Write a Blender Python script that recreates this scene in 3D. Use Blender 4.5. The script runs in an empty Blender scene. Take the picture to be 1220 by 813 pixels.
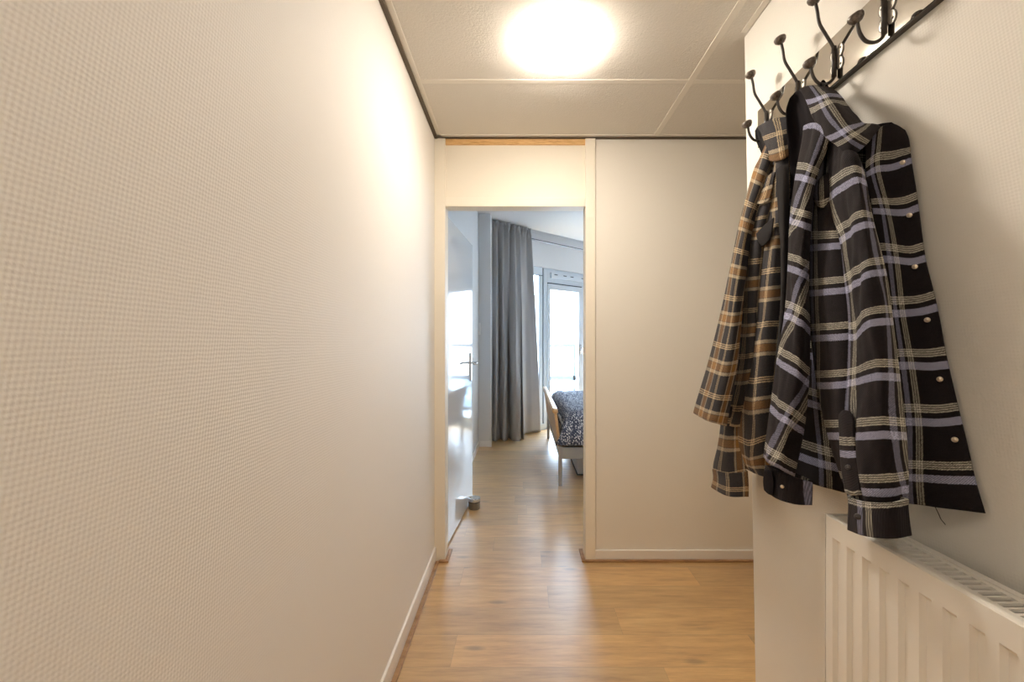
import bpy, bmesh, math, random
from mathutils import Vector, Matrix, noise
random.seed(7)
R = math.radians
PI = math.pi
sc = bpy.context.scene
COL = sc.collection

# ------------------------------------------------------------------ camera, world, light
F = 515.0; CX = 624.0; CY = 408.0; EYE = 1.30
cam_d = bpy.data.cameras.new('camera'); cam = bpy.data.objects.new('camera', cam_d); COL.objects.link(cam)
cam.location = (0, 0, EYE); cam.rotation_euler = (R(90), 0, 0)
cam_d.sensor_width = 36; cam_d.lens = 36 * F / 1220
cam_d.shift_x = -(CX - 610) / 1220; cam_d.shift_y = (CY - 406.5) / 1220
cam_d.clip_start = 0.02
sc.camera = cam

DAY = 22            # daylight strength
LAMP = 72.0          # ceiling lamp glass
sc.view_settings.view_transform = 'Standard'; sc.view_settings.look = 'None'
sc.view_settings.gamma = 1; sc.view_settings.use_curve_mapping = False
sc.view_settings.exposure = 0.50
w = bpy.data.worlds.new('world'); sc.world = w; w.use_nodes = True
wn = w.node_tree; bg = wn.nodes['Background']
bg.inputs['Strength'].default_value = DAY
tc = wn.nodes.new('ShaderNodeTexCoord'); sx = wn.nodes.new('ShaderNodeSeparateXYZ'); rp = wn.nodes.new('ShaderNodeValToRGB')
wn.links.new(tc.outputs['Generated'], sx.inputs[0]); wn.links.new(sx.outputs['Z'], rp.inputs[0])
rp.color_ramp.elements[0].position = 0.0; rp.color_ramp.elements[0].color = (.62, .72, .84, 1)
rp.color_ramp.elements[1].position = 0.35; rp.color_ramp.elements[1].color = (.70, .84, 1.0, 1)
wn.links.new(rp.outputs[0], bg.inputs['Color'])
cy = sc.cycles
cy.max_bounces = 10; cy.diffuse_bounces = 6; cy.glossy_bounces = 4; cy.transparent_max_bounces = 12
cy.sample_clamp_indirect = 6; cy.use_denoising = True; cy.caustics_reflective = False; cy.caustics_refractive = False

# window wall frame of reference: origin, along-wall direction, outward direction
W0 = Vector((.30, 6.42, 0)); WD = Vector((.75, .66, 0)).normalized(); WO = Vector((-WD.y, WD.x, 0))
def ww(u, o, z): return W0 + WD * u + WO * o + Vector((0, 0, z))
for (u0, u1, z0, z1) in ((-.95, .80, .12, 2.3), (1.0, 1.7, .12, 2.3)):
    l = bpy.data.lights.new('portal', 'AREA'); l.shape = 'RECTANGLE'; l.size = u1 - u0; l.size_y = z1 - z0
    l.cycles.is_portal = True
    lo = bpy.data.objects.new('portal', l); COL.objects.link(lo)
    lo.location = ww((u0 + u1) / 2, .10, (z0 + z1) / 2)
    lo.rotation_euler = (-WO).to_track_quat('-Z', 'Z').to_euler()

# ------------------------------------------------------------------ helpers
WL = {}
def P(px, py, Y): return Vector(((px - CX) * Y / F, Y, EYE + (CY - py) * Y / F))
def PX(px, py, X): return P(px, py, X * F / (px - CX))
def tag(o, label=None, cat=None, group=None, kind=None):
    for k, v in (('label', label), ('category', cat), ('group', group), ('kind', kind)):
        if v: o[k] = v
    return o
def empty(name, loc):
    o = bpy.data.objects.new(name, None); COL.objects.link(o); o.location = loc; o.empty_display_size = .05
    WL[o] = Vector(loc); return o

class MB:
    def __init__(s): s.v = []; s.f = []; s.uv = []
    def add(s, vs, fs, uvs=None):
        n = len(s.v); s.v += [Vector(a) for a in vs]
        s.f += [tuple(n + i for i in f) for f in fs]
        s.uv += uvs if uvs else [(0, 0)] * len(vs)
        return s
    def box(s, a, b, M=None):
        x0, y0, z0 = a; x1, y1, z1 = b
        vs = [Vector(c) for c in ((x0,y0,z0),(x1,y0,z0),(x1,y1,z0),(x0,y1,z0),(x0,y0,z1),(x1,y0,z1),(x1,y1,z1),(x0,y1,z1))]
        if M: vs = [M(*v) if callable(M) else M @ v for v in vs]
        return s.add(vs, [(0,3,2,1),(4,5,6,7),(0,1,5,4),(1,2,6,5),(2,3,7,6),(3,0,4,7)])
    def tube(s, pts, r, n=10, caps=True):
        pts = [Vector(p) for p in pts]; m = len(pts)
        rs = r if isinstance(r, (list, tuple)) else [r] * m
        rings = []; up = None
        for i, p in enumerate(pts):
            t = (pts[min(i+1, m-1)] - pts[max(i-1, 0)]).normalized()
            if up is None:
                up = t.orthogonal().normalized()
            up = (up - t * up.dot(t)).normalized(); side = t.cross(up)
            rings.append([p + (up * math.cos(2*PI*k/n) + side * math.sin(2*PI*k/n)) * rs[i] for k in range(n)])
        vs = [v for rg in rings for v in rg]
        fs = [(i*n+k, i*n+(k+1)%n, (i+1)*n+(k+1)%n, (i+1)*n+k) for i in range(m-1) for k in range(n)]
        if caps: fs += [tuple(range(n))[::-1], tuple((m-1)*n+k for k in range(n))]
        return s.add(vs, fs)
    def lathe(s, prof, M, n=40, cap=True):
        vs = []; m = len(prof)
        for (r, h) in prof:
            for k in range(n):
                a = 2*PI*k/n; vs.append(M @ Vector((r*math.cos(a), r*math.sin(a), h)))
        fs = [(i*n+k, i*n+(k+1)%n, (i+1)*n+(k+1)%n, (i+1)*n+k) for i in range(m-1) for k in range(n)]
        if cap: fs += [tuple(range(n))[::-1], tuple((m-1)*n+k for k in range(n))]
        return s.add(vs, fs)
    def build(s, name, mat, parent=None, smooth=False, bevel=0, seg=2, solid=0, subsurf=0, off=0):
        me = bpy.data.meshes.new(name)
        org = WL[parent] if parent is not None else Vector((0, 0, 0))
        me.from_pydata([v - org for v in s.v], [], s.f)
        if any(u != (0, 0) for u in s.uv):
            l = me.uv_layers.new(name='UVMap')
            for lp in me.loops: l.data[lp.index].uv = s.uv[lp.vertex_index]
        o = bpy.data.objects.new(name, me); COL.objects.link(o)
        if parent is not None: o.parent = parent
        WL[o] = org
        me.materials.append(mat)
        bm = bmesh.new(); bm.from_mesh(me); bmesh.ops.recalc_face_normals(bm, faces=bm.faces[:])
        bm.to_mesh(me); bm.free()
        if smooth:
            for p in me.polygons: p.use_smooth = True
        if subsurf:
            q = o.modifiers.new('sub', 'SUBSURF'); q.levels = q.render_levels = subsurf
        if solid:
            q = o.modifiers.new('solid', 'SOLIDIFY'); q.thickness = solid; q.offset = off
        if bevel:
            q = o.modifiers.new('bevel', 'BEVEL'); q.width = bevel; q.segments = seg; q.limit_method = 'ANGLE'; q.angle_limit = R(40)
            q.harden_normals = False
        return o

def boxo(name, a, b, mat, parent=None, bevel=0, kind=None, M=None):
    m = MB(); m.box(a, b, M); o = m.build(name, mat, parent, bevel=bevel)
    if kind: o['kind'] = kind
    return o
def cr(p0, p1, p2, p3, t):
    return p1 + .5 * t * ((p2 - p0) + t * ((2*p0 - 5*p1 + 4*p2 - p3) + t * (3*(p1 - p2) + p3 - p0)))
def crs(pts, t):
    n = len(pts) - 1; x = min(max(t, 0), 1) * n; i = min(int(x), n - 1)
    g = lambda k: pts[k] if 0 <= k <= n else (pts[0] * 2 - pts[1] if k < 0 else pts[n] * 2 - pts[n-1])
    return cr(g(i-1), g(i), g(i+1), g(i+2), x - i)

# ------------------------------------------------------------------ materials
def mat(name, col=(.8, .8, .8), rough=.5, metal=0, spec=.5):
    m = bpy.data.materials.new(name); m.use_nodes = True
    b = m.node_tree.nodes['Principled BSDF']
    b.inputs['Base Color'].default_value = (*col, 1); b.inputs['Roughness'].default_value = rough
    b.inputs['Metallic'].default_value = metal; b.inputs['Specular IOR Level'].default_value = spec
    return m
class N:
    def __init__(s, m): s.t = m.node_tree; s.b = s.t.nodes['Principled BSDF']
    def n(s, typ, **kw):
        x = s.t.nodes.new(typ)
        for k, v in kw.items(): setattr(x, k, v)
        return x
    def l(s, a, b): s.t.links.new(a, b)
    def math(s, op, a, b=None, c=None):
        x = s.n('ShaderNodeMath', operation=op)
        for i, v in enumerate((a, b, c)):
            if v is None: continue
            if isinstance(v, (int, float)): x.inputs[i].default_value = v
            else: s.l(v, x.inputs[i])
        return x.outputs[0]
    def ramp(s, fac, stops, interp='LINEAR'):
        x = s.n('ShaderNodeValToRGB'); e = x.color_ramp.elements; x.color_ramp.interpolation = interp
        while len(e) < len(stops): e.new(1)
        for i, (p, c) in enumerate(stops):
            e[i].position = p; e[i].color = (*c, 1) if len(c) == 3 else c
        s.l(fac, x.inputs[0]); return x.outputs[0]
    def noise(s, vec, scale, detail=3, rough=.5):
        x = s.n('ShaderNodeTexNoise'); x.inputs['Scale'].default_value = scale; x.inputs['Detail'].default_value = detail
        x.inputs['Roughness'].default_value = rough
        if vec is not None: s.l(vec, x.inputs['Vector'])
        return x.outputs['Fac']
    def mapping(s, vec, scale=(1, 1, 1), rot=(0, 0, 0)):
        x = s.n('ShaderNodeMapping'); x.inputs['Scale'].default_value = scale; x.inputs['Rotation'].default_value = rot
        s.l(vec, x.inputs['Vector']); return x.outputs[0]
    def geo(s): return s.n('ShaderNodeNewGeometry').outputs['Position']
    def mix(s, f, a, b, mode='MIX'):
        x = s.n('ShaderNodeMix', data_type='RGBA', blend_type=mode)
        for i, v in ((0, f), (6, a), (7, b)):
            if isinstance(v, (int, float)): x.inputs[i].default_value = v
            elif isinstance(v, tuple): x.inputs[i].default_value = (*v, 1)
            else: s.l(v, x.inputs[i])
        return x.outputs[2]
    def bump(s, h, dist, strength=1):
        x = s.n('ShaderNodeBump'); x.inputs['Distance'].default_value = dist; x.inputs['Strength'].default_value = strength
        s.l(h, x.inputs['Height']); s.l(x.outputs[0], s.b.inputs['Normal']); return x

def wallpaper(name, col, seam=True):
    m = mat(name, col, .62, 0, .25); k = N(m); g = k.geo(); sp = k.n('ShaderNodeSeparateXYZ'); k.l(g, sp.inputs[0])
    a = k.math('MULTIPLY', sp.outputs['Z'], PI / .0058); b = k.math('MULTIPLY', sp.outputs['Y'], PI / .0062)
    wv = k.math('MULTIPLY', k.noise(g, 40, 2), 2.2)
    s1 = k.math('SINE', k.math('ADD', k.math('ADD', k.math('MULTIPLY', a, .72), b), wv)); s2 = k.math('SINE', k.math('ADD', k.math('SUBTRACT', a, b), wv))
    h = k.math('ADD', k.math('MULTIPLY', s1, s2), k.math('MULTIPLY', k.noise(g, 420, 2), .8))
    if seam:
        d = k.math('ABSOLUTE', k.math('SUBTRACT', k.math('FRACT', k.math('ADD', sp.outputs['Y'], .8815)), .5))
        gr = k.math('MULTIPLY', k.math('LESS_THAN', d, .0006), -1.5)
        h = k.math('ADD', h, gr)
    k.bump(h, .0007, .32)
    return m
M_WALL = wallpaper('woven_wallpaper', (.83, .80, .755))
M_WALLR = wallpaper('woven_wallpaper_right', (.82, .80, .75), seam=False)
M_PAINT = mat('smooth_wall_paint', (.80, .77, .705), .55, 0, .3)
k = N(M_PAINT); k.bump(k.noise(k.geo(), 60, 4), .0008, .4)
M_FRAME = mat('cream_satin_paint', (.84, .785, .68), .48, 0, .35)
M_FRAMEW = mat('white_baseboard_paint', (.84, .81, .76), .35, 0, .45)
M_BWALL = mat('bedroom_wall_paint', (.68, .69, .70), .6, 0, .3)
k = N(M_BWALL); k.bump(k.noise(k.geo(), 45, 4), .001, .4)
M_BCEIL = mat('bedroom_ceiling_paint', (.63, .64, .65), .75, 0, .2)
M_TILE = mat('ceiling_tile', (.72, .69, .64), .8, 0, .2)
k = N(M_TILE); g = k.geo()
h = k.math('ADD', k.noise(g, 110, 5, .65), k.math('MULTIPLY', k.noise(g, 30, 2), .3)); k.bump(h, .0035, .55)
M_GRID = mat('ceiling_grid_paint', (.80, .765, .70), .45, 0, .4)
M_DARKEDGE = mat('dark_edge_profile', (.10, .075, .05), .6)  # dark brown trim along the ceiling edge
M_PLASTIC = mat('white_plastic', (.82, .82, .82), .35)
M_DOOR = mat('gloss_white_door', (.66, .68, .70), .06, 0, .6)
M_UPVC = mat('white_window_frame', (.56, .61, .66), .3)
M_GASK_SHADE = mat('dark_gasket_and_shade', (.05, .06, .08), .6)  # window gaskets, and the painted shade line under the curtain track
M_CHROME = mat('brushed_chrome', (.62, .62, .63), .22, 1)
M_BLACKIRON = mat('black_wrought_iron', (.035, .028, .024), .38, 0, .6)
k = N(M_BLACKIRON); k.bump(k.noise(k.geo(), 250, 3), .0006, .6)
M_KNOB = mat('worn_dark_knob', (.13, .105, .085), .32, 0, .6)
k = N(M_KNOB); c = k.ramp(k.noise(k.geo(), 160, 4), [(.35, (.06, .045, .035)), (.7, (.22, .18, .15))]); k.l(c, k.b.inputs['Base Color'])
M_BOARD = mat('brushed_steel_board', (.68, .66, .62), .04, 1)
M_BOARDEDGE = mat('dark_board_edge', (.05, .038, .028), .45)
M_RAD = mat('radiator_enamel', (.84, .815, .76), .3, 0, .5)
M_RADIN = mat('radiator_inside', (.05, .045, .04), .7)
M_RUBBER = mat('dark_rubber', (.03, .03, .03), .6)

def wood(name, c0, c1, c2, scale, rot=(0, 0, 0), rough=.4):
    m = mat(name, c1, rough); k = N(m); v = k.mapping(k.geo(), scale, rot)
    n = k.noise(v, 6, 6, .6); c = k.ramp(n, [(.3, c0), (.5, c1), (.72, c2)]); k.l(c, k.b.inputs['Base Color']); return m
M_PINE = wood('raw_pine_batten', (.50, .27, .09), (.72, .45, .19), (.80, .55, .27), (3, 30, 30))
M_STRIP = wood('oak_floor_strip', (.20, .10, .045), (.36, .205, .10), (.44, .27, .14), (2, 4, 30))
M_BEECH = wood('beech_wood', (.42, .22, .09), (.60, .36, .17), (.70, .46, .25), (20, 2, 20), rough=.28)

def floor_mat():
    m = mat('oak_laminate', (.5, .3, .14), .3, 0, 1.0); k = N(m); g = k.geo()
    sp = k.n('ShaderNodeSeparateXYZ'); k.l(g, sp.inputs[0])
    row = k.math('FLOOR', k.math('DIVIDE', sp.outputs['Y'], .192)); 
    wn_ = k.n('ShaderNodeTexWhiteNoise', noise_dimensions='1D'); k.l(row, wn_.inputs['W'])
    xs = k.math('DIVIDE', k.math('ADD', sp.outputs['X'], k.math('MULTIPLY', wn_.outputs['Value'], 3.1)), 1.29)
    colm = k.math('FLOOR', xs)
    w2 = k.n('ShaderNodeTexWhiteNoise', noise_dimensions='2D'); cv = k.n('ShaderNodeCombineXYZ'); k.l(row, cv.inputs[0]); k.l(colm, cv.inputs[1]); k.l(cv.outputs[0], w2.inputs['Vector'])
    # plank-local grain coordinates
    off = k.n('ShaderNodeVectorMath', operation='MULTIPLY_ADD'); k.l(w2.outputs['Color'], off.inputs[0]); off.inputs[1].default_value = (7, 7, 7); k.l(g, off.inputs[2])
    gv = k.mapping(off.outputs[0], (1.3, 10, 1))
    n1 = k.noise(gv, 3.0, 7, .62); n2 = k.noise(k.mapping(off.outputs[0], (3, 75, 1)), 5, 4, .6)
    grain = k.ramp(n1, [(.27, (.38, .205, .072)), (.42, (.54, .315, .115)), (.54, (.62, .385, .145)), (.73, (.72, .475, .20))])
    fine = k.ramp(n2, [(.3, (.86, .84, .80)), (.6, (1.03, 1.03, 1.03))])
    c = k.mix(1, grain, fine, 'MULTIPLY')
    tint = k.ramp(w2.outputs['Value'], [(0, (.80, .79, .80)), (.5, (.98, .97, .95)), (1, (1.12, 1.10, 1.07))])
    c = k.mix(1, c, tint, 'MULTIPLY')
    # knots
    vo = k.n('ShaderNodeTexVoronoi'); vo.inputs['Scale'].default_value = 1.0; k.l(k.mapping(off.outputs[0], (2.6, 7.5, 1)), vo.inputs['Vector'])
    kn = k.math('SUBTRACT', 1, k.math('MULTIPLY', k.math('LESS_THAN', vo.outputs['Distance'], .20), 0))
    kf = k.ramp(k.math('ADD', vo.outputs['Distance'], k.math('MULTIPLY', n2, .10)), [(.10, (1, 1, 1)), (.20, (0, 0, 0))])
    kr = k.n('ShaderNodeSeparateColor'); k.l(vo.outputs['Color'], kr.inputs[0])
    kf = k.math('MULTIPLY', kf, k.math('GREATER_THAN', kr.outputs[0], .45))
    c = k.mix(k.math('MULTIPLY', kf, .6), c, (.17, .085, .035))
    # seams
    fy = k.math('FRACT', k.math('DIVIDE', sp.outputs['Y'], .192)); fx = k.math('FRACT', xs)
    sm = k.math('MAXIMUM', k.math('LESS_THAN', fy, .010), k.math('LESS_THAN', fx, .0016))
    c = k.mix(k.math('MULTIPLY', sm, .45), c, (.16, .09, .04))
    k.l(c, k.b.inputs['Base Color'])
    k.l(k.ramp(n1, [(.3, (.46,)*3), (.7, (.38,)*3)]), k.b.inputs['Roughness'])
    k.b.inputs['Coat Weight'].default_value = 1.0; k.b.inputs['Coat Roughness'].default_value = .32; k.b.inputs['Coat IOR'].default_value = 2.0
    hh = k.math('SUBTRACT', k.math('MULTIPLY', n2, .35), sm); k.bump(hh, .0006, .5)
    return m
M_FLOOR = floor_mat()

def glass(name, tint, refl=.06):
    m = bpy.data.materials.new(name); m.use_nodes = True; t = m.node_tree; t.nodes.clear()
    o = t.nodes.new('ShaderNodeOutputMaterial'); mx = t.nodes.new('ShaderNodeMixShader'); tr = t.nodes.new('ShaderNodeBsdfTransparent'); gl = t.nodes.new('ShaderNodeBsdfGlossy')
    tr.inputs[0].default_value = (*tint, 1); gl.inputs['Roughness'].default_value = .02; mx.inputs[0].default_value = refl
    t.links.new(tr.outputs[0], mx.inputs[1]); t.links.new(gl.outputs[0], mx.inputs[2]); t.links.new(mx.outputs[0], o.inputs[0]); return m
M_GLASS = glass('window_glass', (.97, .99, 1))
M_PANEL = glass('balcony_panel_glass', (.55, .66, .72), .12)

def emis(name, col, s):
    m = mat(name, (.9, .9, .88), .3); b = m.node_tree.nodes['Principled BSDF']
    b.inputs['Emission Color'].default_value = (*col, 1); b.inputs['Emission Strength'].default_value = s; return m
M_LAMP = emis('lit_opal_glass', (1.0, .89, .755), LAMP)
M_FILL_LAMP = emis('added_fill_glow', (1.0, .89, .755), LAMP * .40)  # weaker glow for the added fill lamp behind the camera

def plaid(name, warp, weft, rough=.9, wmix=.55, fuzz=(.75, 1.15), fscale=90):
    m = mat(name, (.1, .1, .1), rough, 0, .15); k = N(m)
    uv = k.n('ShaderNodeUVMap').outputs[0]; sp = k.n('ShaderNodeSeparateXYZ'); k.l(uv, sp.inputs[0])
    nz = k.n('ShaderNodeTexNoise'); nz.inputs['Scale'].default_value = 26; nz.inputs['Detail'].default_value = 4; k.l(uv, nz.inputs['Vector'])
    jit = k.math('MULTIPLY', k.math('SUBTRACT', nz.outputs['Fac'], .5), .034)
    tu = k.math('FRACT', k.math('ADD', k.math('ADD', sp.outputs['X'], .5), jit)); tv = k.math('FRACT', k.math('ADD', k.math('ADD', sp.outputs['Y'], .5), jit))
    cu = k.ramp(tu, warp); cv = k.ramp(tv, weft)
    # twill mixing of the two yarn systems
    tw = k.math('SINE', k.math('MULTIPLY', k.math('ADD', sp.outputs['X'], sp.outputs['Y']), 2 * PI * 26))
    f = k.math('ADD', wmix, k.math('MULTIPLY', tw, .16))
    c = k.mix(f, cu, cv)
    fz = k.noise(uv, fscale, 5, .7)
    c = k.mix(1, c, k.ramp(fz, [(.25, (fuzz[0],)*3), (.75, (fuzz[1],)*3)]), 'MULTIPLY')
    fb = k.noise(uv, 9, 3); c = k.mix(k.math('MULTIPLY', fb, .02), c, (.5, .38, .40))
    k.l(c, k.b.inputs['Base Color'])
    k.b.inputs['Sheen Weight'].default_value = .06; k.b.inputs['Sheen Roughness'].default_value = .5; k.b.inputs['Sheen Tint'].default_value = (.8, .75, .8, 1)
    k.bump(k.math('ADD', fz, k.math('MULTIPLY', tw, .2)), .002, .35)
    return m
def stops(segs, base):
    """segs: (start, end, colour) around 0.5; returns linear stops with short edges"""
    out = [(0, base)]; e = .008
    for a, b, c in segs:
        out += [(a - e, base), (a + e * .2, c), (b - e * .2, c), (b + e, base)]
    out.append((1, base)); return out[:31]
BK = (.007, .0055, .007); LL = (.46, .48, .68); CRM = (.62, .60, .52)
CW = (.46, .44, .37)
warpA = stops([(.45, .545, (.24, .25, .36)), (.61, .63, CW), (.65, .67, CW), (.69, .71, CW)], BK)
weftA = stops([(.185, .205, CRM), (.225, .245, CRM), (.265, .285, CRM), (.305, .325, CRM), (.43, .565, LL)], BK)
M_BLUE = plaid('black_lilac_plaid_wool', warpA, weftA, wmix=.5, fuzz=(.35, 1.75), fscale=34)
CH = (.034, .034, .038); BR = (.27, .145, .05); TN = (.50, .42, .30); CT = (.66, .52, .33)
warpB = stops([(.37, .415, TN), (.43, .57, (.30, .155, .045)), (.585, .63, TN), (.90, .915, CT), (.94, .955, CT), (.975, .99, CT)], CH)
weftB = stops([(.02, .035, CT), (.06, .075, CT), (.10, .115, CT), (.36, .42, TN), (.435, .565, BR), (.58, .64, TN)], CH)
M_BROWN = plaid('charcoal_brown_plaid_cotton', warpB, weftB, fuzz=(.55, 1.4), fscale=42)
M_LINING = mat('black_lining', (.012, .010, .012), .95, 0, .1)
k = N(M_LINING); k.bump(k.noise(k.geo(), 300, 3), .001, .4)
M_CHAR = mat('charcoal_cotton', (.028, .026, .027), .95, 0, .1)
k = N(M_CHAR); k.bump(k.noise(k.geo(), 300, 3), .001, .4)
M_SNAP = mat('snap_metal', (.6, .52, .42), .3, 1)
M_BUTTON = mat('grey_button', (.08, .075, .08), .35)
M_CURT = mat('grey_curtain_cloth', (.385, .38, .38), .9, 0, .15)
k = N(M_CURT); n_ = k.noise(k.mapping(k.geo(), (1, 1, 1)), 350, 3); k.bump(n_, .001, .4)
M_ALU = mat('silver_bed_metal', (.42, .42, .42), .38, .85)

# ------------------------------------------------------------------ structure
HC = 2.52; BC = 2.90
def wl(y): return -.490 - .0155 * y          # slightly skewed left wall
boxo('floor', (-3.2, -1.5, -.06), (4.6, 7.6, 0), M_FLOOR, kind='structure')
o = MB().add([(wl(-1.5), -1.5, 0), (wl(2.74), 2.74, 0), (wl(2.74), 2.74, 2.9), (wl(-1.5), -1.5, 2.9),
              (wl(-1.5) - .15, -1.5, 0), (wl(2.74) - .15, 2.74, 0), (wl(2.74) - .15, 2.74, 2.9), (wl(-1.5) - .15, -1.5, 2.9)],
             [(0, 1, 2, 3), (4, 7, 6, 5), (0, 3, 7, 4), (1, 5, 6, 2), (0, 4, 5, 1), (3, 2, 6, 7)]).build('wall_left', M_WALL); o['kind'] = 'structure'
# right wall, its far end very slightly out of plumb
XR = .88
def cy_(z): return XR * F / (268.6 + (EYE - z) * 5.2)
o = MB().add([(XR, -1.5, 0), (XR, cy_(0), 0), (XR, cy_(HC), HC), (XR, -1.5, HC), (XR + .12, -1.5, 0), (XR + .12, cy_(0), 0), (XR + .12, cy_(HC), HC), (XR + .12, -1.5, HC)],
             [(0, 1, 2, 3), (4, 7, 6, 5), (0, 3, 7, 4), (1, 5, 6, 2), (0, 4, 5, 1), (3, 2, 6, 7)]).build('wall_right', M_WALLR, bevel=.006); o['kind'] = 'structure'
boxo('wall_back', (-1, -1.62, 0), (1.5, -1.5, 2.6), M_WALL, kind='structure')
boxo('wall_corridor', (2.3, 1.2, 0), (2.42, 2.58, HC), M_PAINT, kind='structure')
boxo('wall_corridor_near', (1.0, 1.45, 0), (2.3, 1.55, HC), M_PAINT, kind='structure')
# end wall
XP0, XP1, XP2 = -.466, .366, .426
boxo('wall_end', (XP2, 2.58, 0), (3.4, 2.74, BC), M_PAINT, kind='structure')
# door frame: posts, head, overpanel
fr = empty('trim_1', (0, 2.6, 0)); fr['kind'] = 'structure'
for nm, a, b in (('post', (-.56, 2.565, 0), (XP0, 2.66, 2.9)), ('post', (XP1, 2.565, 0), (XP2, 2.66, 2.9)),
                 ('head', (XP0, 2.568, 2.107), (XP1, 2.66, 2.160)), ):
    boxo(nm, a, b, M_FRAME, fr, bevel=.003)
boxo('overpanel', (XP0, 2.585, 2.160), (XP1, 2.63, 2.478), M_FRAME, fr)
boxo('overpanel_backing', (XP0, 2.63, 2.160), (XP1, 2.74, 2.9), M_BWALL, fr)
boxo('pine_batten', (XP0, 2.575, 2.478), (XP1, 2.63, 2.512), M_PINE, fr)
# baseboards
def wallrun(name, x0, x1, y0, y1, z0, z1, m, n):
    f = lambda y, x: wl(y) + x
    o = MB().add([(f(y0, x0), y0, z0), (f(y0, x1), y0, z0), (f(y1, x1), y1, z0), (f(y1, x0), y1, z0),
                  (f(y0, x0), y0, z1), (f(y0, x1), y0, z1), (f(y1, x1), y1, z1), (f(y1, x0), y1, z1)],
                 [(0,3,2,1),(4,5,6,7),(0,1,5,4),(1,2,6,5),(2,3,7,6),(3,0,4,7)]).build(name, m, bevel=.002)
    o['kind'] = 'structure'; return o
wallrun('baseboard_left', 0, .011, -1.5, 2.565, .0, .085, M_FRAMEW, 0)
wallrun('trim_2', .011, .031, -1.5, 2.545, 0, .011, M_STRIP, 0)
boxo('baseboard_end', (XP2, 2.569, .0), (2.3, 2.58, .062), M_FRAMEW, bevel=.002, kind='structure')
m = MB(); m.box((XP1 - .022, 2.549, 0), (2.3, 2.569, .011)); m.box((XP1 - .022, 2.569, 0), (XP1, 2.70, .011))
o = m.build('trim_3', M_STRIP, bevel=.002); o['kind'] = 'structure'
m = MB(); m.box((-.50, 2.545, 0), (XP0 + .022, 2.565, .011)); m.box((XP0, 2.565, 0), (XP0 + .022, 2.70, .011))
o = m.build('trim_4', M_STRIP, bevel=.002); o['kind'] = 'structure'
# suspended ceiling
boxo('ceiling', (-.9, -1.6, HC), (2.4, 2.575, HC + .05), M_TILE, kind='structure')
m = MB(); GZ = HC - .0018
for y in (-.98, -.38, .22, .82, 1.42, 2.02): m.box((-.6, y - .015, GZ), (2.3, y + .015, HC + .001))
for x in (.78, 1.38, 1.98): m.box((x - .015, -1.5, GZ - .0003), (x + .015, 2.56, HC + .001))
m.box((-.6, 2.535, GZ - .0006), (2.3, 2.562, HC + .001))
m.box((XR - .026, -1.5, GZ - .0006), (XR - .004, 1.70, HC + .001))
o = m.build('trim_5', M_GRID, bevel=.001); o['kind'] = 'structure'
wallrun('trim_6', .018, .042, -1.5, 2.56, GZ - .0006, HC + .001, M_GRID, 0)
wallrun('trim_7', .0, .018, -1.5, 2.575, HC - .012, HC + .001, M_DARKEDGE, 0)
boxo('trim_8', (-.52, 2.557, HC - .009), (2.3, 2.580, HC - .0048), M_DARKEDGE, kind='structure')

# bedroom shell
BX = -.565
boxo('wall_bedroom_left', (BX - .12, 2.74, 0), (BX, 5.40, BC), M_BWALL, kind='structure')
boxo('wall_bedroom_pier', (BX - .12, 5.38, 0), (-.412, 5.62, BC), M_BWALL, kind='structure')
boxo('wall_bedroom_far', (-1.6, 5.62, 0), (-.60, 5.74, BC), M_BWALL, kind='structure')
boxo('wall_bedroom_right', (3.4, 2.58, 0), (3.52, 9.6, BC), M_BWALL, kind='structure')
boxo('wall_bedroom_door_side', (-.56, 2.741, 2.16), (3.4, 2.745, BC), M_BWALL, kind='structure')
o = MB()
cpoly = [(-1.7, 2.58), (3.6, 2.58), (3.6, 9.9)] + [tuple(ww(-2.3, .25, 0))[:2]] + [(-1.7, 5.2)]
n = len(cpoly); vs = [(x, y, BC) for x, y in cpoly] + [(x, y, BC + .1) for x, y in cpoly]
o.add(vs, [tuple(range(n))[::-1], tuple(range(n, 2*n))] + [(i, (i+1) % n, n + (i+1) % n, n + i) for i in range(n)])
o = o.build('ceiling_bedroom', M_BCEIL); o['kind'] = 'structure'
boxo('baseboard_bedroom_left', (BX, 2.80, 0), (BX + .012, 5.38, .07), M_PLASTIC, kind='structure', bevel=.002)
boxo('baseboard_bedroom_pier', (BX, 5.366, 0), (-.40, 5.38, .07), M_PLASTIC, kind='structure', bevel=.002)
# window wall: upper wall, plinth, frames
m = MB()
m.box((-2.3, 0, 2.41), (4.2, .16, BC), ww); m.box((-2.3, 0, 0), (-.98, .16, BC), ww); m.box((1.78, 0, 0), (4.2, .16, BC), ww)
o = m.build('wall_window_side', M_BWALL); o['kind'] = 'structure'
m = MB(); m.box((-.98, 0.0, 0), (.03, .16, .085), ww); m.box((.03, 0.01, 0), (1.78, .16, .02), ww)
o = m.build('baseboard_window', M_UPVC); o['kind'] = 'structure'
# boxed curtain track along the ceiling
m = MB(); m.box((-1.3, -.10, 2.775), (3.6, .0, BC), ww); m.box((-1.3, -.106, 2.855), (3.6, -.10, 2.863), ww)
o = m.build('trim_9', mat('curtain_track_paint', (.50, .52, .55), .4)); o['kind'] = 'structure'
boxo('trim_10_shade', (-1.3, -.10, 2.768), (3.6, -.085, 2.775), M_GASK_SHADE, kind='structure', M=ww)  # dark strip standing in for the shadow line under the track box
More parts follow.
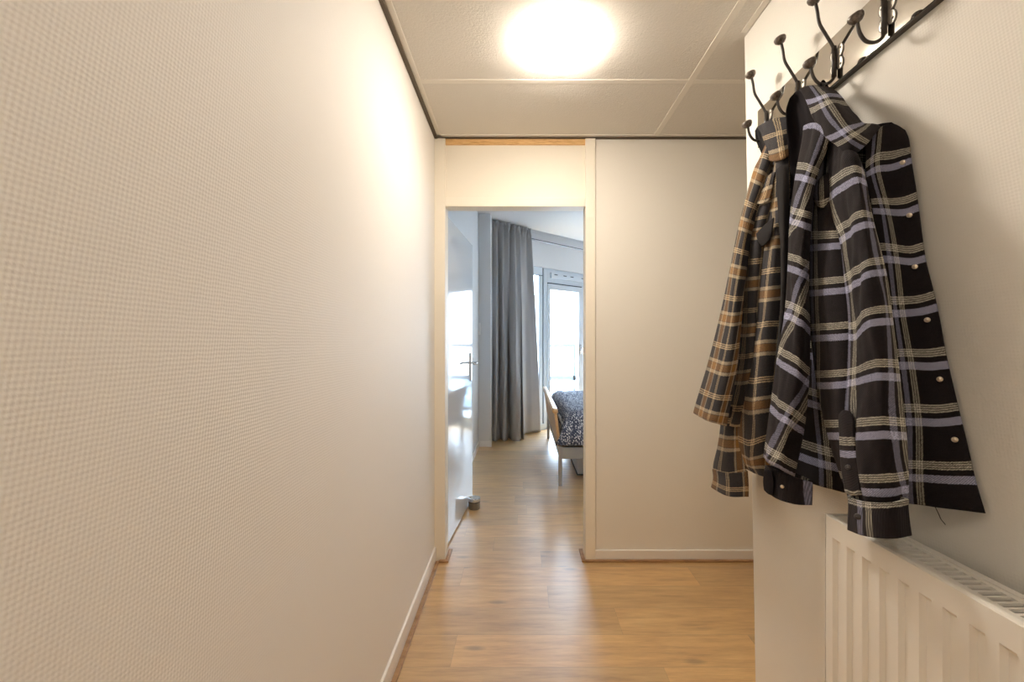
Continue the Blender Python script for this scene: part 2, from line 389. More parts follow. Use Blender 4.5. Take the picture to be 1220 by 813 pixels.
# fixed window
w1 = empty('window_1', ww(-.5, .08, 0)); w1['kind'] = 'structure'
m = MB(); m.box((-.98, .03, .085), (.0, .12, .15), ww); m.box((-.98, .03, 2.296), (.0, .12, 2.41), ww)
m.box((-.98, .03, .15), (-.9, .12, 2.296), ww); m.box((-.075, .03, .15), (.0, .12, 2.296), ww)
m.build('window_frame', M_UPVC, w1, bevel=.004)
m = MB(); m.box((0, .05, .085), (.03, .10, 2.41), ww); m.box((-.9, .022, 2.288), (-.0, .032, 2.296), ww); m.box((-.076, .024, .15), (-.069, .032, 2.296), ww)
m.build('gasket', M_GASK_SHADE, w1)
boxo('pane', (-.9, .07, .15), (-.075, .076, 2.296), M_GLASS, w1, M=ww)
# glazed balcony door
d2 = empty('door_2', ww(.5, .08, 0)); d2['kind'] = 'structure'
m = MB(); m.box((.03, .03, .02), (.10, .12, 2.41), ww); m.box((.10, .03, 2.20), (.87, .12, 2.41), ww); m.box((.875, .03, .02), (.99, .12, 2.41), ww)
m.build('door_frame', M_UPVC, d2, bevel=.004)
m = MB(); m.box((.10, .015, .02), (.155, .08, 2.185), ww); m.box((.795, .015, .02), (.865, .08, 2.185), ww); m.box((.155, .015, 2.098), (.795, .08, 2.185), ww); m.box((.155, .015, .02), (.795, .08, .14), ww)
m.build('door_sash', M_UPVC, d2, bevel=.004)
m = MB(); m.box((.865, .03, .02), (.875, .06, 2.2), ww); m.box((.10, .02, 2.185), (.87, .05, 2.20), ww)
m.build('gasket', M_GASK_SHADE, d2)
boxo('pane', (.155, .045, .14), (.795, .051, 2.098), M_GLASS, d2, M=ww)
boxo('vent_grille', (.16, .0, 2.27), (.93, .03, 2.36), M_UPVC, d2, M=ww, bevel=.004)
for u in (.22, .42, .58, .84): boxo('vent_slot', (u, -.003, 2.322), (u + .07, .002, 2.335), M_GASK_SHADE, d2, M=ww)
m = MB(); m.tube([ww(.83, .0, 1.20), ww(.83, -.04, 1.20), ww(.83, -.045, 1.10)], .009); m.box((.82, .005, 1.12), (.845, .016, 1.26), ww)
m.build('door_handle', M_CHROME, d2, smooth=True)
# unseen window further right, added to bring daylight into the bedroom
w2 = empty('window_2_added', ww(1.4, .08, 0)); w2['kind'] = 'structure'
m = MB(); m.box((.99, .03, .02), (1.78, .12, .14), ww); m.box((.99, .03, 2.296), (1.78, .12, 2.41), ww); m.box((.99, .03, .14), (1.06, .12, 2.296), ww); m.box((1.70, .03, .14), (1.78, .12, 2.296), ww)
m.build('window_frame', M_UPVC, w2)
boxo('pane', (1.06, .07, .14), (1.70, .076, 2.296), M_GLASS, w2, M=ww)
# balcony
o = MB().add([ww(-2.3, .16, -.10), ww(4.2, .16, -.10), (4.2, 10.5, -.10), (-3.2, 10.5, -.10), ww(-2.3, .16, -.16), ww(4.2, .16, -.16), (4.2, 10.5, -.16), (-3.2, 10.5, -.16)],
             [(0,1,2,3),(4,7,6,5),(0,4,5,1),(1,5,6,2),(2,6,7,3),(3,7,4,0)]).build('floor_balcony', mat('pale_balcony_concrete', (.55, .57, .58), .8)); o['kind'] = 'structure'

# ------------------------------------------------------------------ bedroom door leaf (door_1)
d1 = empty('door_1', (-.484, 2.74, 0)); d1['kind'] = 'structure'
da = math.atan2(.058, .80)
def dw(a, o, z):  # a: along leaf from hinge, o: towards the room
    return Vector((-.484 + math.sin(da) * a + math.cos(da) * o, 2.745 + math.cos(da) * a - math.sin(da) * o, z))
boxo('door_leaf', (0, -.04, .012), (.83, 0, 2.10), M_DOOR, d1, M=dw, bevel=.002)
boxo('back_plate', (.725, 0, .99), (.757, .010, 1.215), M_CHROME, d1, M=dw, bevel=.002)
m = MB(); m.tube([dw(.74, .004, 1.135), dw(.74, .05, 1.135), dw(.735, .055, 1.135), dw(.70, .057, 1.134), dw(.62, .055, 1.132)], .0095, 12)
m.build('door_handle', M_CHROME, d1, smooth=True)
for z in (.25, 1.9):
    m = MB(); m.tube([dw(-.012, -.02, z), dw(-.012, -.02, z + .09)], .007); m.build('hinge', M_CHROME, d1, smooth=True)

# ------------------------------------------------------------------ radiator
rad = empty('radiator', (.80, .5, .27))
tag(rad, 'cream enamelled panel radiator with top grille on the right wall below the jackets', 'radiator')
RX, RY0, RY1, RT, RB = .755, -.20, 1.078, .871, .27
# fluted front panel height field
m = MB(); pitch = .0463; ys = []; y = RY1
ch0 = 1.056
prof = [(0, 0), (.004, 0), (.0075, 1), (.026, 1), (.0295, 0)]
yl = [(RY1, 0)]
k0 = 0
while ch0 - k0 * pitch - .0295 > RY0 + .02:
    b = ch0 - k0 * pitch
    yl += [(b, 0), (b - .006, 1), (b - .025, 1), (b - .030, 0)]; k0 += 1
yl.append((RY0, 0))
zl = [(RT - .002, 0), (RT - .047, 0), (RT - .056, 1), (RB + .056, 1), (RB + .047, 0), (RB, 0)]
vs = [(RX + .0085 * a * b, y, z) for z, b in zl for y, a in yl]; nc = len(yl)
fs = [(i*nc+j, i*nc+j+1, (i+1)*nc+j+1, (i+1)*nc+j) for i in range(len(zl)-1) for j in range(nc-1)]
m.add(vs, fs); m.build('front_panel', M_RAD, rad, solid=.0015, off=1)
m = MB()
rp_ = [(.757, RT - .012), (.755, RT - .003), (.757, RT), (.763, RT + .001), (.770, RT - .001), (.774, RT - .004), (.774, RT - .010)]
vs = [(x, y, z) for y in (RY0, RY1 + .003) for x, z in rp_]; nn = len(rp_)
m.add(vs, [(i, i+1, nn+i+1, nn+i) for i in range(nn-1)] + [tuple(range(nn)), tuple(range(nn, 2*nn))]); 
m.box((.838, RY0, RT - .010), (.852, RY1, RT - .002))
m.build('top_rail', M_RAD, rad)
m = MB(); yy = RY1 - .004
m.box((.774, RY1 - .05, RT - .008), (.838, RY1, RT - .005))
yy = RY1 - .05
cnt = 0
while yy > RY0:
    m.box((.774, yy - .0163, RT - .010), (.838, yy - .0163 + .0058, RT - .005)); yy -= .0163; cnt += 1
m.box((.774, RY0, RT - .0101), (.786, RY1, RT - .0049)); m.box((.829, RY0, RT - .0101), (.838, RY1, RT - .0049))
m.build('grille', M_RAD, rad)
boxo('convector_core', (.775, RY0 + .02, RB + .03), (.835, RY1 - .02, RT - .06), M_RADIN, rad)
boxo('back_panel', (.838, RY0, RB), (.850, RY1, RT - .010), M_RAD, rad)
boxo('side_cover', (.7535, RY1 + .003, RB), (.852, RY1 + .006, RT - .001), M_RAD, rad)
boxo('side_cover', (.7535, RY0 - .004, RB), (.852, RY0 - .001, RT - .001), M_RAD, rad)
for y in (.1, .8):
    boxo('wall_bracket', (.850, y, RB + .1), (.8795, y + .03, RT - .1), M_RAD, rad)
for y in (.94, .89):
    m = MB(); m.tube([(.81, y, .0), (.81, y, RB + .03)], .0085, 12); m.build('pipe', M_RAD, rad, smooth=True)

# ------------------------------------------------------------------ coat rack
rk = empty('coat_rack', (XR, 1.15, 2.08))
tag(rk, 'wall coat rack with polished board and black double iron hooks', 'coat rack')
boxo('board', (.8605, .70, 2.018), (.8625, 1.59, 2.150), M_BOARD, rk)
boxo('board_backing', (.8625, .70, 2.016), (.8795, 1.592, 2.152), M_BOARDEDGE, rk)
def disc_M(p, axis):
    return Matrix.Translation(p) @ Vector(axis).to_track_quat('Z', 'Y').to_matrix().to_4x4()
M_PLATE = mat('embossed_plate_metal', (.60, .56, .50), .5, .6)
for hy in (1.52, 1.345, 1.187, 1.022, .855):
    m = MB()
    m.tube([(.852, hy, 2.028), (.852, hy, 2.112)], .0062, 10)
    ctl = [Vector(p) for p in ((.854, hy, 2.10), (.846, hy, 2.118), (.828, hy, 2.148), (.812, hy, 2.176), (.806, hy, 2.21), (.800, hy, 2.236))]
    m.tube([crs(ctl, i / 24) for i in range(25)], .0042, 10)
    ctl = [Vector(p) for p in ((.853, hy, 2.07), (.853, hy, 2.035), (.845, hy, 2.018), (.828, hy, 2.009), (.808, hy, 2.013), (.794, hy, 2.032), (.788, hy, 2.060))]
    hk = None
    m.tube([crs(ctl, i / 30) for i in range(31)], .0042, 10)
    hk = m.build('hook', M_BLACKIRON, rk, smooth=True)
    pr = [(.002, -.010), (.009, -.008), (.0155, -.001), (.0175, .006), (.0165, .010), (.012, .0135), (.003, .015)]
    m = MB(); m.lathe(pr, disc_M(Vector((.799, hy, 2.238)), (-.35, 0, .94)), 20); m.build('knob', M_KNOB, hk, smooth=True)
    m = MB(); m.lathe(pr, disc_M(Vector((.787, hy, 2.064)), (-.45, 0, .9)), 20); m.build('knob', M_KNOB, hk, smooth=True)
    # butterfly plate: four lobes with a raised rim and screws
    m = MB(); pts = []
    for i in range(48):
        a = 2 * PI * i / 48; rr = .012 + .019 * abs(math.sin(2 * a + .0)) ** .8
        pts.append((math.cos(a) * rr * .95, math.sin(a) * rr * 1.35))
    vs = [(.8585, hy + p[0], 2.078 + p[1]) for p in pts] + [(.8603, hy + p[0], 2.078 + p[1]) for p in pts]
    m.add(vs, [tuple(range(48)), tuple(range(95, 47, -1))] + [(i, (i+1) % 48, 48 + (i+1) % 48, 48 + i) for i in range(48)])
    pl = m.build('hook_plate', M_PLATE, rk, bevel=.0006)
    m = MB(); m.tube([(.8584, hy + p[0], 2.078 + p[1]) for p in pts + pts[:1]], .0007, 5); m.build('plate_rim', M_BLACKIRON, pl)
    for sy in (-1, 1):
        for sz in (-1, 1):
            m = MB(); m.lathe([(.003, 0), (.003, .001), (.0015, .0018)], disc_M(Vector((.8586, hy + sy * .016, 2.078 + sz * .022)), (-1, 0, 0)), 10)
            m.build('screw', M_BLACKIRON, pl)

# ------------------------------------------------------------------ jackets (cloth pieces)
def cloth(name, rows, mt, parent, tube=0, wr=.0035, ns=14, res=9, thick=.0035, seed=0.0, fold=0, xoff=0):
    """rows: (v, uL, uR, [(px, py, X), ...]) control net laid over the garment piece"""
    ctr = [(v, uL, uR, [PX(a, b, c + xoff) for a, b, c in pts]) for v, uL, uR, pts in rows]
    nr = (len(rows) - 1) * res; npt = len(rows[0][3]); nc = (npt - 1) * res
    grid = []; uvs = []
    for i in range(nr + 1):
        t = i / nr
        line = [crs([r[3][j] for r in ctr], t) for j in range(npt)]
        v = crs([Vector((r[0], r[1], r[2])) for r in ctr], t)
        for j in range(nc + 1):
            s = j / nc
            grid.append(crs(line, s)); uvs.append((v.y + (v.z - v.y) * s, v.x))
    W = nc + 1
    nrm = []
    for i in range(nr + 1):
        for j in range(W):
            a = grid[min(i+1, nr)*W + j] - grid[max(i-1, 0)*W + j]; b = grid[i*W + min(j+1, nc)] - grid[i*W + max(j-1, 0)]
            n_ = b.cross(a)
            if n_.length < 1e-9: n_ = Vector((-1, 0, 0))
            n_.normalize()
            if n_.dot(-(grid[i*W+j] - Vector((0, 0, EYE)))) < 0: n_ = -n_
            nrm.append(n_)
    front = []
    for q, (p, n_) in enumerate(zip(grid, nrm)):
        i, j = divmod(q, W); s = j / nc
        e = min(1, 4 * s, 4 * (1 - s)) if tube else 1
        d = noise.noise(Vector((p.x * ns, p.y * ns, p.z * ns * .45 + seed))) * wr * 1.6 + noise.noise(Vector((p.x * ns * 3, p.y * ns * 3, p.z * ns + seed))) * wr * .5
        if fold: d += fold * math.sin(s * PI * 5 + p.z * 9 + seed)
        front.append(p + n_ * d * e)
    m = MB()
    if not tube:
        fs = [(i*W+j, i*W+j+1, (i+1)*W+j+1, (i+1)*W+j) for i in range(nr) for j in range(nc)]
        m.add(front, fs, uvs)
    else:
        bv = Vector((.62, .78, 0)); allv = []; alluv = []; W2 = 2 * W - 2
        for i in range(nr + 1):
            L = front[i*W]; Rr = front[i*W+nc]
            for j in range(W): allv.append(front[i*W+j]); alluv.append(uvs[i*W+j])
            for j in range(nc - 1, 0, -1):
                s = j / nc; allv.append(L.lerp(Rr, s) + bv * tube * math.sin(PI * s) ** .6)
                u = uvs[i*W+nc][0]; alluv.append((u + (u - uvs[i*W+j][0]), uvs[i*W+j][1]))
        fs = [(i*W2+j, i*W2+(j+1) % W2, (i+1)*W2+(j+1) % W2, (i+1)*W2+j) for i in range(nr) for j in range(W2)]
        m.add(allv, fs, alluv)
    return m.build(name, mt, parent, smooth=True, solid=thick)

def snap(name, px, py, X, r, parent, mt, nv=(-.75, -.65, 0)):
    p = PX(px, py, X); m = MB()
    m.lathe([(r, 0), (r, .0015), (r * .8, .003), (r * .55, .0022), (r * .4, .003), (r * .1, .0035)], disc_M(p, nv), 18)
    return m.build(name, mt, parent, smooth=True)

# --- black and lilac jacket
J = empty('plaid_jacket', (.80, 1.05, 1.0))
tag(J, 'black wool overshirt with lilac and cream plaid hanging nearest on the rack', 'jacket', 'plaid jackets on the coat rack')
cloth('back_body', [
    (.3, -1.2, 2.0, [(940, 150, .845), (980, 140, .85), (1020, 150, .855), (1060, 165, .86)]),
    (1, -1.2, 2.0, [(941, 190, .845), (970, 200, .85), (1015, 205, .855), (1070, 208, .86)]),
    (2, -1.2, 2.0, [(938, 240, .84), (970, 250, .845), (1020, 256, .85), (1075, 262, .86)]),
    (3, -1.2, 2.0, [(936, 300, .835), (968, 306, .84), (1025, 315, .85), (1080, 318, .86)]),
    (4, -1.2, 2.0, [(934, 358, .83), (966, 366, .835), (1030, 376, .845), (1085, 380, .86)]),
    (5, -1.2, 2.0, [(930, 415, .825), (964, 424, .83), (1030, 438, .845), (1090, 442, .86)]),
    (6, -1.2, 2.0, [(927, 470, .82), (966, 481, .825), (1030, 500, .84), (1095, 505, .86)]),
    (7, -1.2, 2.0, [(924, 531, .81), (972, 551, .815), (1035, 565, .84), (1098, 572, .86)]),
    (7.45, -1.2, 2.0, [(924, 560, .805), (972, 578, .81), (1037, 594, .835), (1100, 602, .86)])], M_BLUE, J, seed=3, wr=.003)
cloth('right_front', [
    (.15, -.25, .88, [(1030, 176, .81), (1048, 153, .835), (1063, 147.5, .85), (1078, 156, .868)]),
    (.5, -.25, .88, [(1031, 185, .81), (1046, 171, .83), (1064, 168, .848), (1083.5, 168, .868)]),
    (1, -.2, .88, [(1032, 209, .81), (1046, 202, .825), (1064, 200, .845), (1086.5, 192, .868)]),
    (2, -.3, .88, [(1040, 252, .81), (1056, 253, .825), (1076, 254.5, .842), (1094, 248, .868)]),
    (3, -.3, .88, [(1046, 309, .805), (1065, 310, .82), (1086, 312, .842), (1103, 308, .868)]),
    (4, -.3, .88, [(1055, 374, .80), (1072, 374, .82), (1096, 372, .842), (1116, 367, .868)]),
    (5, -.3, .88, [(1060, 437, .80), (1082, 436, .82), (1108, 437, .842), (1130, 435, .868)]),
    (6, -.3, .88, [(1066, 503, .80), (1090, 503, .82), (1120, 504, .842), (1146, 501, .868)]),
    (7, -.2, .88, [(1070, 569, .80), (1096, 570, .82), (1130, 572, .842), (1163, 573, .868)]),
    (7.55, -.2, .88, [(1072, 599, .80), (1098, 602, .82), (1135, 607, .842), (1174, 612, .868)])], M_BLUE, J, seed=11, wr=.003)
rfp = J
for (a, b, x) in ((1075.5, 193.7, .852), (1083.5, 256.7, .851), (1090, 318, .847), (1104.8, 381.4, .848), (1119.7, 452, .850), (1137.5, 524, .850)):
    snap('snap_stud', a, b, x - .009, .0052, J, M_SNAP)
cloth('left_sleeve', [
    (1, -.6, .15, [(958, 150, .79), (968, 146, .775), (979, 150, .77), (988, 160, .775)]),
    (1.25, -.55, .2, [(956, 168, .785), (965, 168, .765), (974, 172, .765), (984, 180, .78)]),
    (2, -.3, .3, [(948, 211, .775), (956, 212, .752), (964, 215, .752), (971, 218, .775)]),
    (3, .0, .55, [(941.5, 262.5, .765), (951, 266, .74), (959, 269, .74), (965.5, 272, .765)]),
    (4, .6, 1.15, [(939, 319.5, .755), (947, 322, .73), (955, 326, .73), (963, 332, .76)]),
    (5, .95, 1.5, [(935, 376, .745), (945, 380, .72), (955, 386, .72), (964.5, 396, .755)]),
    (6, 1.2, 2.05, [(926, 430, .74), (937, 438, .71), (951, 447, .71), (963, 458, .75)]),
    (7, 1.65, 2.35, [(918, 486, .735), (928, 496, .70), (941, 504, .70), (957, 515, .75)]),
    (8, 1.9, 2.6, [(910, 545, .735), (918, 553, .705), (930, 560, .705), (946, 568, .75)])], M_BLUE, J, tube=.045, seed=5, wr=.006, xoff=-.02)
cloth('left_cuff', [
    (.10, -.7, .05, [(912, 555, .75), (925, 560, .74), (944, 568, .75), (968, 575, .775)]),
    (.14, -.7, .05, [(910.5, 570, .75), (924, 578, .74), (945, 585, .75), (967.5, 588, .775)]),
    (.18, -.7, .05, [(911, 584, .75), (925, 594, .74), (947, 601, .75), (967, 602, .775)])], M_BLUE, J, tube=.035, seed=2, wr=.002, xoff=-.02)
cloth('cuff_flap', [
    (.15, .5, .8, [(910.5, 561, .742), (915, 560, .732), (920, 562, .732)]),
    (.25, .5, .8, [(909.5, 574, .742), (915, 577, .730), (922, 577, .732)]),
    (.35, .5, .8, [(910.5, 584, .742), (916, 589, .730), (921, 590.5, .732)])], M_LINING, J, seed=2, wr=.001, xoff=-.02)
snap('cuff_snap', 932, 580, .702, .0048, J, M_SNAP)
cloth('right_sleeve_fold', [
    (1.1, -.15, 1.1, [(968, 228, .80), (978, 222, .79), (990, 222, .785), (1003, 226, .80)]),
    (1.5, -.15, 1.1, [(964, 262, .80), (976, 262, .775), (990, 262, .765), (1004, 262, .785)]),
    (2, -.15, 1.15, [(963.5, 296, .79), (976, 295, .765), (993, 294, .755), (1012, 292, .775)]),
    (3, -.15, 1.15, [(963.5, 350, .78), (978, 349, .75), (999, 347, .745), (1018, 345, .765)]),
    (4, -.1, 1.15, [(967, 404, .775), (981, 403, .745), (1001, 402, .737), (1020, 400, .755)]),
    (5, .1, 1.15, [(974, 460, .77), (985, 460, .745), (1001, 459, .735), (1020, 457, .75)]),
    (6, .35, 1.2, [(987, 520, .765), (994, 520, .745), (1004, 520, .735), (1022, 520, .75)]),
    (6.9, .7, 1.2, [(1004, 574, .765), (1009, 576, .75), (1014, 578, .74), (1026, 580, .75)])], M_BLUE, J, tube=.03, seed=21, wr=.003)
RS = cloth('right_sleeve', [
    (.1, 1.2, 2.1, [(989, 166, .80), (998, 163, .78), (1006, 165, .775), (1013, 171, .78), (1018, 180, .80)]),
    (.5, 1.15, 2.1, [(985, 205, .79), (996, 195, .76), (1008, 190, .745), (1019, 191, .752), (1027, 198, .78)]),
    (1, 1.15, 2.1, [(988.5, 236, .775), (1001, 225.5, .745), (1015.5, 216.5, .725), (1026, 213.5, .73), (1032, 220, .765)]),
    (1.5, 1.1, 2.12, [(993, 262, .77), (1006, 252, .74), (1019, 243, .72), (1030, 240, .725), (1036, 245, .76)]),
    (2, 1.05, 2.12, [(1001, 288, .765), (1011, 279.5, .735), (1023, 271, .715), (1034, 267, .72), (1041, 269, .755)]),
    (3, .95, 2.15, [(1007, 347, .757), (1018, 341, .727), (1028, 332, .702), (1041, 326.5, .708), (1055, 325, .745)]),
    (4, .93, 2.17, [(1008.5, 403, .750), (1021, 400.5, .722), (1034, 388, .695), (1048, 384.5, .702), (1063, 383.5, .742)]),
    (5, .93, 2.18, [(1008.5, 458, .746), (1022, 455, .718), (1037, 449.5, .692), (1054, 449, .700), (1071.5, 450.5, .742)]),
    (6, .8, 2.2, [(1001, 520, .745), (1018, 521, .715), (1036, 519.5, .692), (1056, 519, .700), (1079, 520, .742)]),
    (6.6, .85, 2.15, [(1004, 558, .747), (1021, 560, .715), (1039, 560, .695), (1059, 559, .703), (1081, 556, .742)]),
    (7.05, .9, 2.05, [(1009, 585, .750), (1024, 588, .72), (1041, 590, .702), (1061, 590, .71), (1081.5, 586, .745)]),
    (7.3, .95, 2.0, [(1012, 598, .750), (1026, 602, .725), (1043, 604, .71), (1061, 604, .715), (1080, 601, .745)])], M_BLUE, J, tube=.05, seed=8, wr=.0075)
cloth('right_cuff', [
    (7.74, .75, 1.75, [(1011, 592, .748), (1026, 597, .72), (1043, 599, .703), (1061, 599, .71), (1081, 595, .743)]),
    (7.85, .75, 1.75, [(1012, 603, .748), (1027, 607, .718), (1044, 609, .703), (1062, 608, .708), (1080.5, 604, .743)]),
    (7.88, .75, 1.75, [(1011.5, 618, .748), (1027, 624, .716), (1045, 627, .701), (1064, 626, .707), (1082, 620, .743)]),
    (7.90, .75, 1.75, [(1011, 632, .748), (1028, 638, .718), (1046, 641, .703), (1066, 641, .709), (1084.5, 638, .743)])], M_BLUE, J, tube=.03, seed=8, wr=.002, thick=.005, xoff=-.02)
snap('cuff_button', 1022, 615.7, .688, .0062, J, M_BUTTON)
cloth('sleeve_placket', [
    (4.30, .3, .42, [(1003, 491, .722), (1007, 489, .712), (1012, 490, .708)]),
    (4.37, .3, .42, [(1000, 497, .722), (1008, 496, .708), (1016.5, 499, .704)]),
    (4.68, .3, .42, [(1001, 520, .722), (1009, 521, .707), (1017.5, 521, .703)]),
    (5.0, .3, .42, [(1002, 541, .722), (1011, 542, .707), (1020, 542, .702)]),
    (5.4, .3, .42, [(1004, 562, .722), (1013, 564, .707), (1023, 563, .702)]),
    (5.75, .3, .42, [(1008.5, 588, .724), (1017, 591, .710), (1026, 590, .704)])], M_BLUE, J, seed=1, wr=.001, thick=.004)
snap('placket_button', 1010.6, 557, .701, .0055, J, M_BUTTON)
cloth('pocket_flap', [
    (.3, .9, 1.35, [(969, 221, .785), (978, 212, .775), (987, 206, .775)]),
    (.55, .9, 1.35, [(967.5, 233, .78), (978, 229, .765), (989, 226, .77)]),
    (.8, .9, 1.35, [(972, 243, .78), (979, 248, .768), (988, 243, .775)])], M_BLUE, J, seed=6, wr=.002)
cloth('collar_inside', [
    (0, 0, 1, [(941, 117, .815), (948, 109.5, .83), (956, 106, .81)]),
    (0, 0, 1, [(936.5, 131, .805), (950, 124, .83), (965, 119, .80)]),
    (0, 0, 1, [(937, 150, .80), (953, 146, .83), (974, 142, .80)]),
    (0, 0, 1, [(939, 175, .80), (957, 170, .83), (987, 160, .80)]),
    (0, 0, 1, [(942, 215, .80), (960, 208, .82), (990, 195, .81)]),
    (0, 0, 1, [(942, 260, .80), (958, 258, .82), (985, 250, .815)])], M_LINING, J, seed=1, wr=.003)
cloth('collar', [
    (.5, -.45, .6, [(953, 107.5, .795), (962, 104, .80), (974, 103, .812), (990, 105, .83)]),
    (.1, -.45, .6, [(961, 118, .78), (971, 116, .775), (985, 112.5, .785), (999, 113, .83)]),
    (-.3, -.45, .6, [(967, 135, .77), (978, 130, .755), (993, 124, .765), (1009, 127.5, .82)]),
    (-.68, -.45, .6, [(975, 150, .76), (987, 145, .745), (1003, 138, .755), (1019, 139, .815)]),
    (-1.0, -.45, .6, [(988.5, 165.5, .752), (1000, 160, .745), (1014, 153, .755), (1028, 148, .82)]),
    (-1.4, -.45, .6, [(1000.5, 177, .752), (1012, 171.5, .75), (1026, 162, .77), (1040, 149.5, .835)]),
    (-1.72, -.45, .6, [(1011.5, 187.5, .76), (1022.5, 181, .765), (1036, 167, .795), (1050, 151, .845)])], M_BLUE, J, seed=4, wr=.003, thick=.006)
m = MB(); m.tube([PX(1040, 151, .84), PX(1051, 149.5, .845), PX(1061, 148.5, .85), PX(1069, 150.5, .857)], [.003, .005, .005, .001], 8)
m.build('shoulder_seam', M_LINING, J, smooth=True)
m = MB(); m.tube([(.822, 1.187, 2.0185), (.815, 1.187, 2.010), (.812, 1.18, 1.995), (.82, 1.17, 1.985)], .003, 8); m.tube([(.822, 1.187, 2.0185), (.830, 1.187, 2.008), (.832, 1.18, 1.99), (.83, 1.17, 1.985)], .003, 8)
m.build('hanging_loop', M_LINING, J, smooth=True)
m = MB(); m.tube([PX(1114, 604, .855), PX(1118, 612, .852), PX(1121, 619, .85), PX(1126.5, 625.5, .85)], .0007, 5)
m.build('loose_thread', M_LINING, J)

# --- brown and charcoal jacket
K = empty('plaid_jacket', (.80, 1.42, 1.1))
tag(K, 'charcoal shirt jacket with brown and tan plaid hanging farthest on the rack', 'jacket', 'plaid jackets on the coat rack')
cloth('back_body', [
    (-1, -.5, 1.5, [(910, 180, .85), (925, 175, .855), (945, 172, .86)]),
    (0, -.5, 1.5, [(905, 240, .85), (925, 240, .855), (950, 240, .86)]),
    (2, -.5, 1.5, [(897, 340, .845), (920, 345, .85), (950, 345, .86)]),
    (4, -.5, 1.5, [(893, 450, .84), (915, 460, .845), (945, 460, .86)]),
    (5.4, -.5, 1.5, [(893, 545, .83), (905, 558, .835), (930, 570, .85)])], M_BROWN, K, seed=3)
cloth('lower_sleeve', [
    (4.3, .2, 1.1, [(861, 485, .76), (870, 485, .745), (884, 485, .77)]),
    (4.8, .2, 1.1, [(858, 514, .76), (868, 516, .745), (883, 516, .77)]),
    (5.1, .2, 1.1, [(855, 533, .76), (867, 536, .74), (884, 535, .77)]),
    (5.4, .2, 1.15, [(850.5, 552, .76), (867, 556, .74), (888, 552, .77)]),
    (5.6, .2, 1.15, [(849.5, 562, .762), (867, 567, .745), (889.5, 564, .77)])], M_BROWN, K, tube=.04, seed=4)
cloth('lower_cuff', [
    (5.30, -.1, 1.0, [(849, 559, .758), (867, 564, .738), (890.5, 562, .768)]),
    (5.45, -.1, 1.0, [(850, 570, .758), (868, 577, .738), (891.5, 576, .768)]),
    (5.75, -.1, 1.0, [(847.5, 581, .758), (868, 591.5, .736), (891.5, 592, .768)])], M_BROWN, K, tube=.04, seed=4, wr=.0015, thick=.005)
cloth('left_front', [
    (-1, .2, 1.0, [(915, 196, .80), (921, 196, .79), (926, 200, .79), (930, 204, .80)]),
    (0, .2, 1.1, [(897, 243, .775), (908, 240, .755), (918, 236, .755), (926, 232, .785)]),
    (1, .2, 1.1, [(888, 280, .765), (897, 279, .745), (906, 278, .745), (917, 275, .78)]),
    (2, .2, 1.1, [(882, 340, .755), (892, 339, .73), (901, 338, .735), (912, 336, .775)]),
    (3, .2, 1.1, [(879, 394, .75), (890, 394, .72), (899, 393, .725), (909, 392, .77)]),
    (4, .2, 1.1, [(872, 450, .75), (885, 450, .715), (895, 448, .72), (906, 447, .76)]),
    (4.9, .2, 1.1, [(862, 504, .75), (871, 508, .725), (881, 509, .73), (894, 508, .76)])], M_BROWN, K, tube=.04, seed=9, xoff=.02)
cloth('chest_flap', [
    (-.35, .25, .62, [(911, 214, .762), (918, 208, .755), (924, 205, .76)]),
    (0, .25, .62, [(902, 236, .750), (911, 233, .742), (919, 230, .75)]),
    (.12, .25, .62, [(896, 243.5, .748), (907, 243, .738), (916, 240, .745)])], M_BROWN, K, seed=9, wr=.001, xoff=.02)
cloth('right_front', [
    (-.8, .1, .9, [(919, 207, .79), (924, 198, .78), (931, 190, .775), (940, 185, .79)]),
    (-.4, .1, .9, [(916, 225, .785), (922, 219, .765), (931, 214, .765), (941, 213, .785)]),
    (0, .1, .9, [(912, 250, .78), (919, 246, .758), (928, 243, .758), (940, 242, .78)]),
    (1, .1, .9, [(910, 292, .765), (917, 290, .742), (925, 288, .742), (938, 288, .775)]),
    (2, .1, .95, [(902, 352, .755), (911, 351, .728), (920, 350, .73), (935, 348, .77)]),
    (3, .05, 1.0, [(892.5, 416, .745), (903, 416, .715), (914, 414, .718), (930, 414, .765)]),
    (4, -.05, 1.05, [(880.5, 480, .74), (894, 484, .705), (908, 482, .71), (926, 478, .76)]),
    (4.6, -.1, 1.1, [(880, 525, .745), (893, 530, .715), (906, 526, .72), (922, 520, .76)]),
    (5.05, -.1, 1.1, [(885.5, 550, .755), (894, 554, .735), (905, 553, .735), (918, 552, .77)]),
    (5.3, -.1, 1.1, [(890, 559, .765), (898, 564, .75), (908, 568, .75), (920, 572, .78)])], M_BROWN, K, tube=.04, seed=13, wr=.006, xoff=.02)
cloth('placket', [
    (0, 0, 1, [(926, 203, .765), (932, 198, .755), (940, 196, .765)]),
    (0, 0, 1, [(927.5, 240, .750), (933, 240, .742), (940, 240, .76)]),
    (0, 0, 1, [(930, 290, .737), (934, 290, .732), (940, 290, .755)]),
    (0, 0, 1, [(931, 345, .732), (934, 345, .727), (939, 345, .75)]),
    (0, 0, 1, [(927, 410, .728), (930, 411, .722), (935, 411, .75)]),
    (0, 0, 1, [(922, 475, .728), (925, 476, .722), (930, 476, .75)])], M_CHAR, K, seed=9, wr=.002, thick=.006, xoff=.02)
cloth('pocket_flap', [
    (0, 0, 1, [(901.5, 279, .740), (911, 269, .734), (922, 259.5, .738)]),
    (0, 0, 1, [(904, 287, .736), (912, 281, .727), (920, 273, .732)]),
    (0, 0, 1, [(908.5, 294, .736), (913, 290, .728), (918, 285, .733)])], M_CHAR, K, seed=9, wr=.001, xoff=.02)
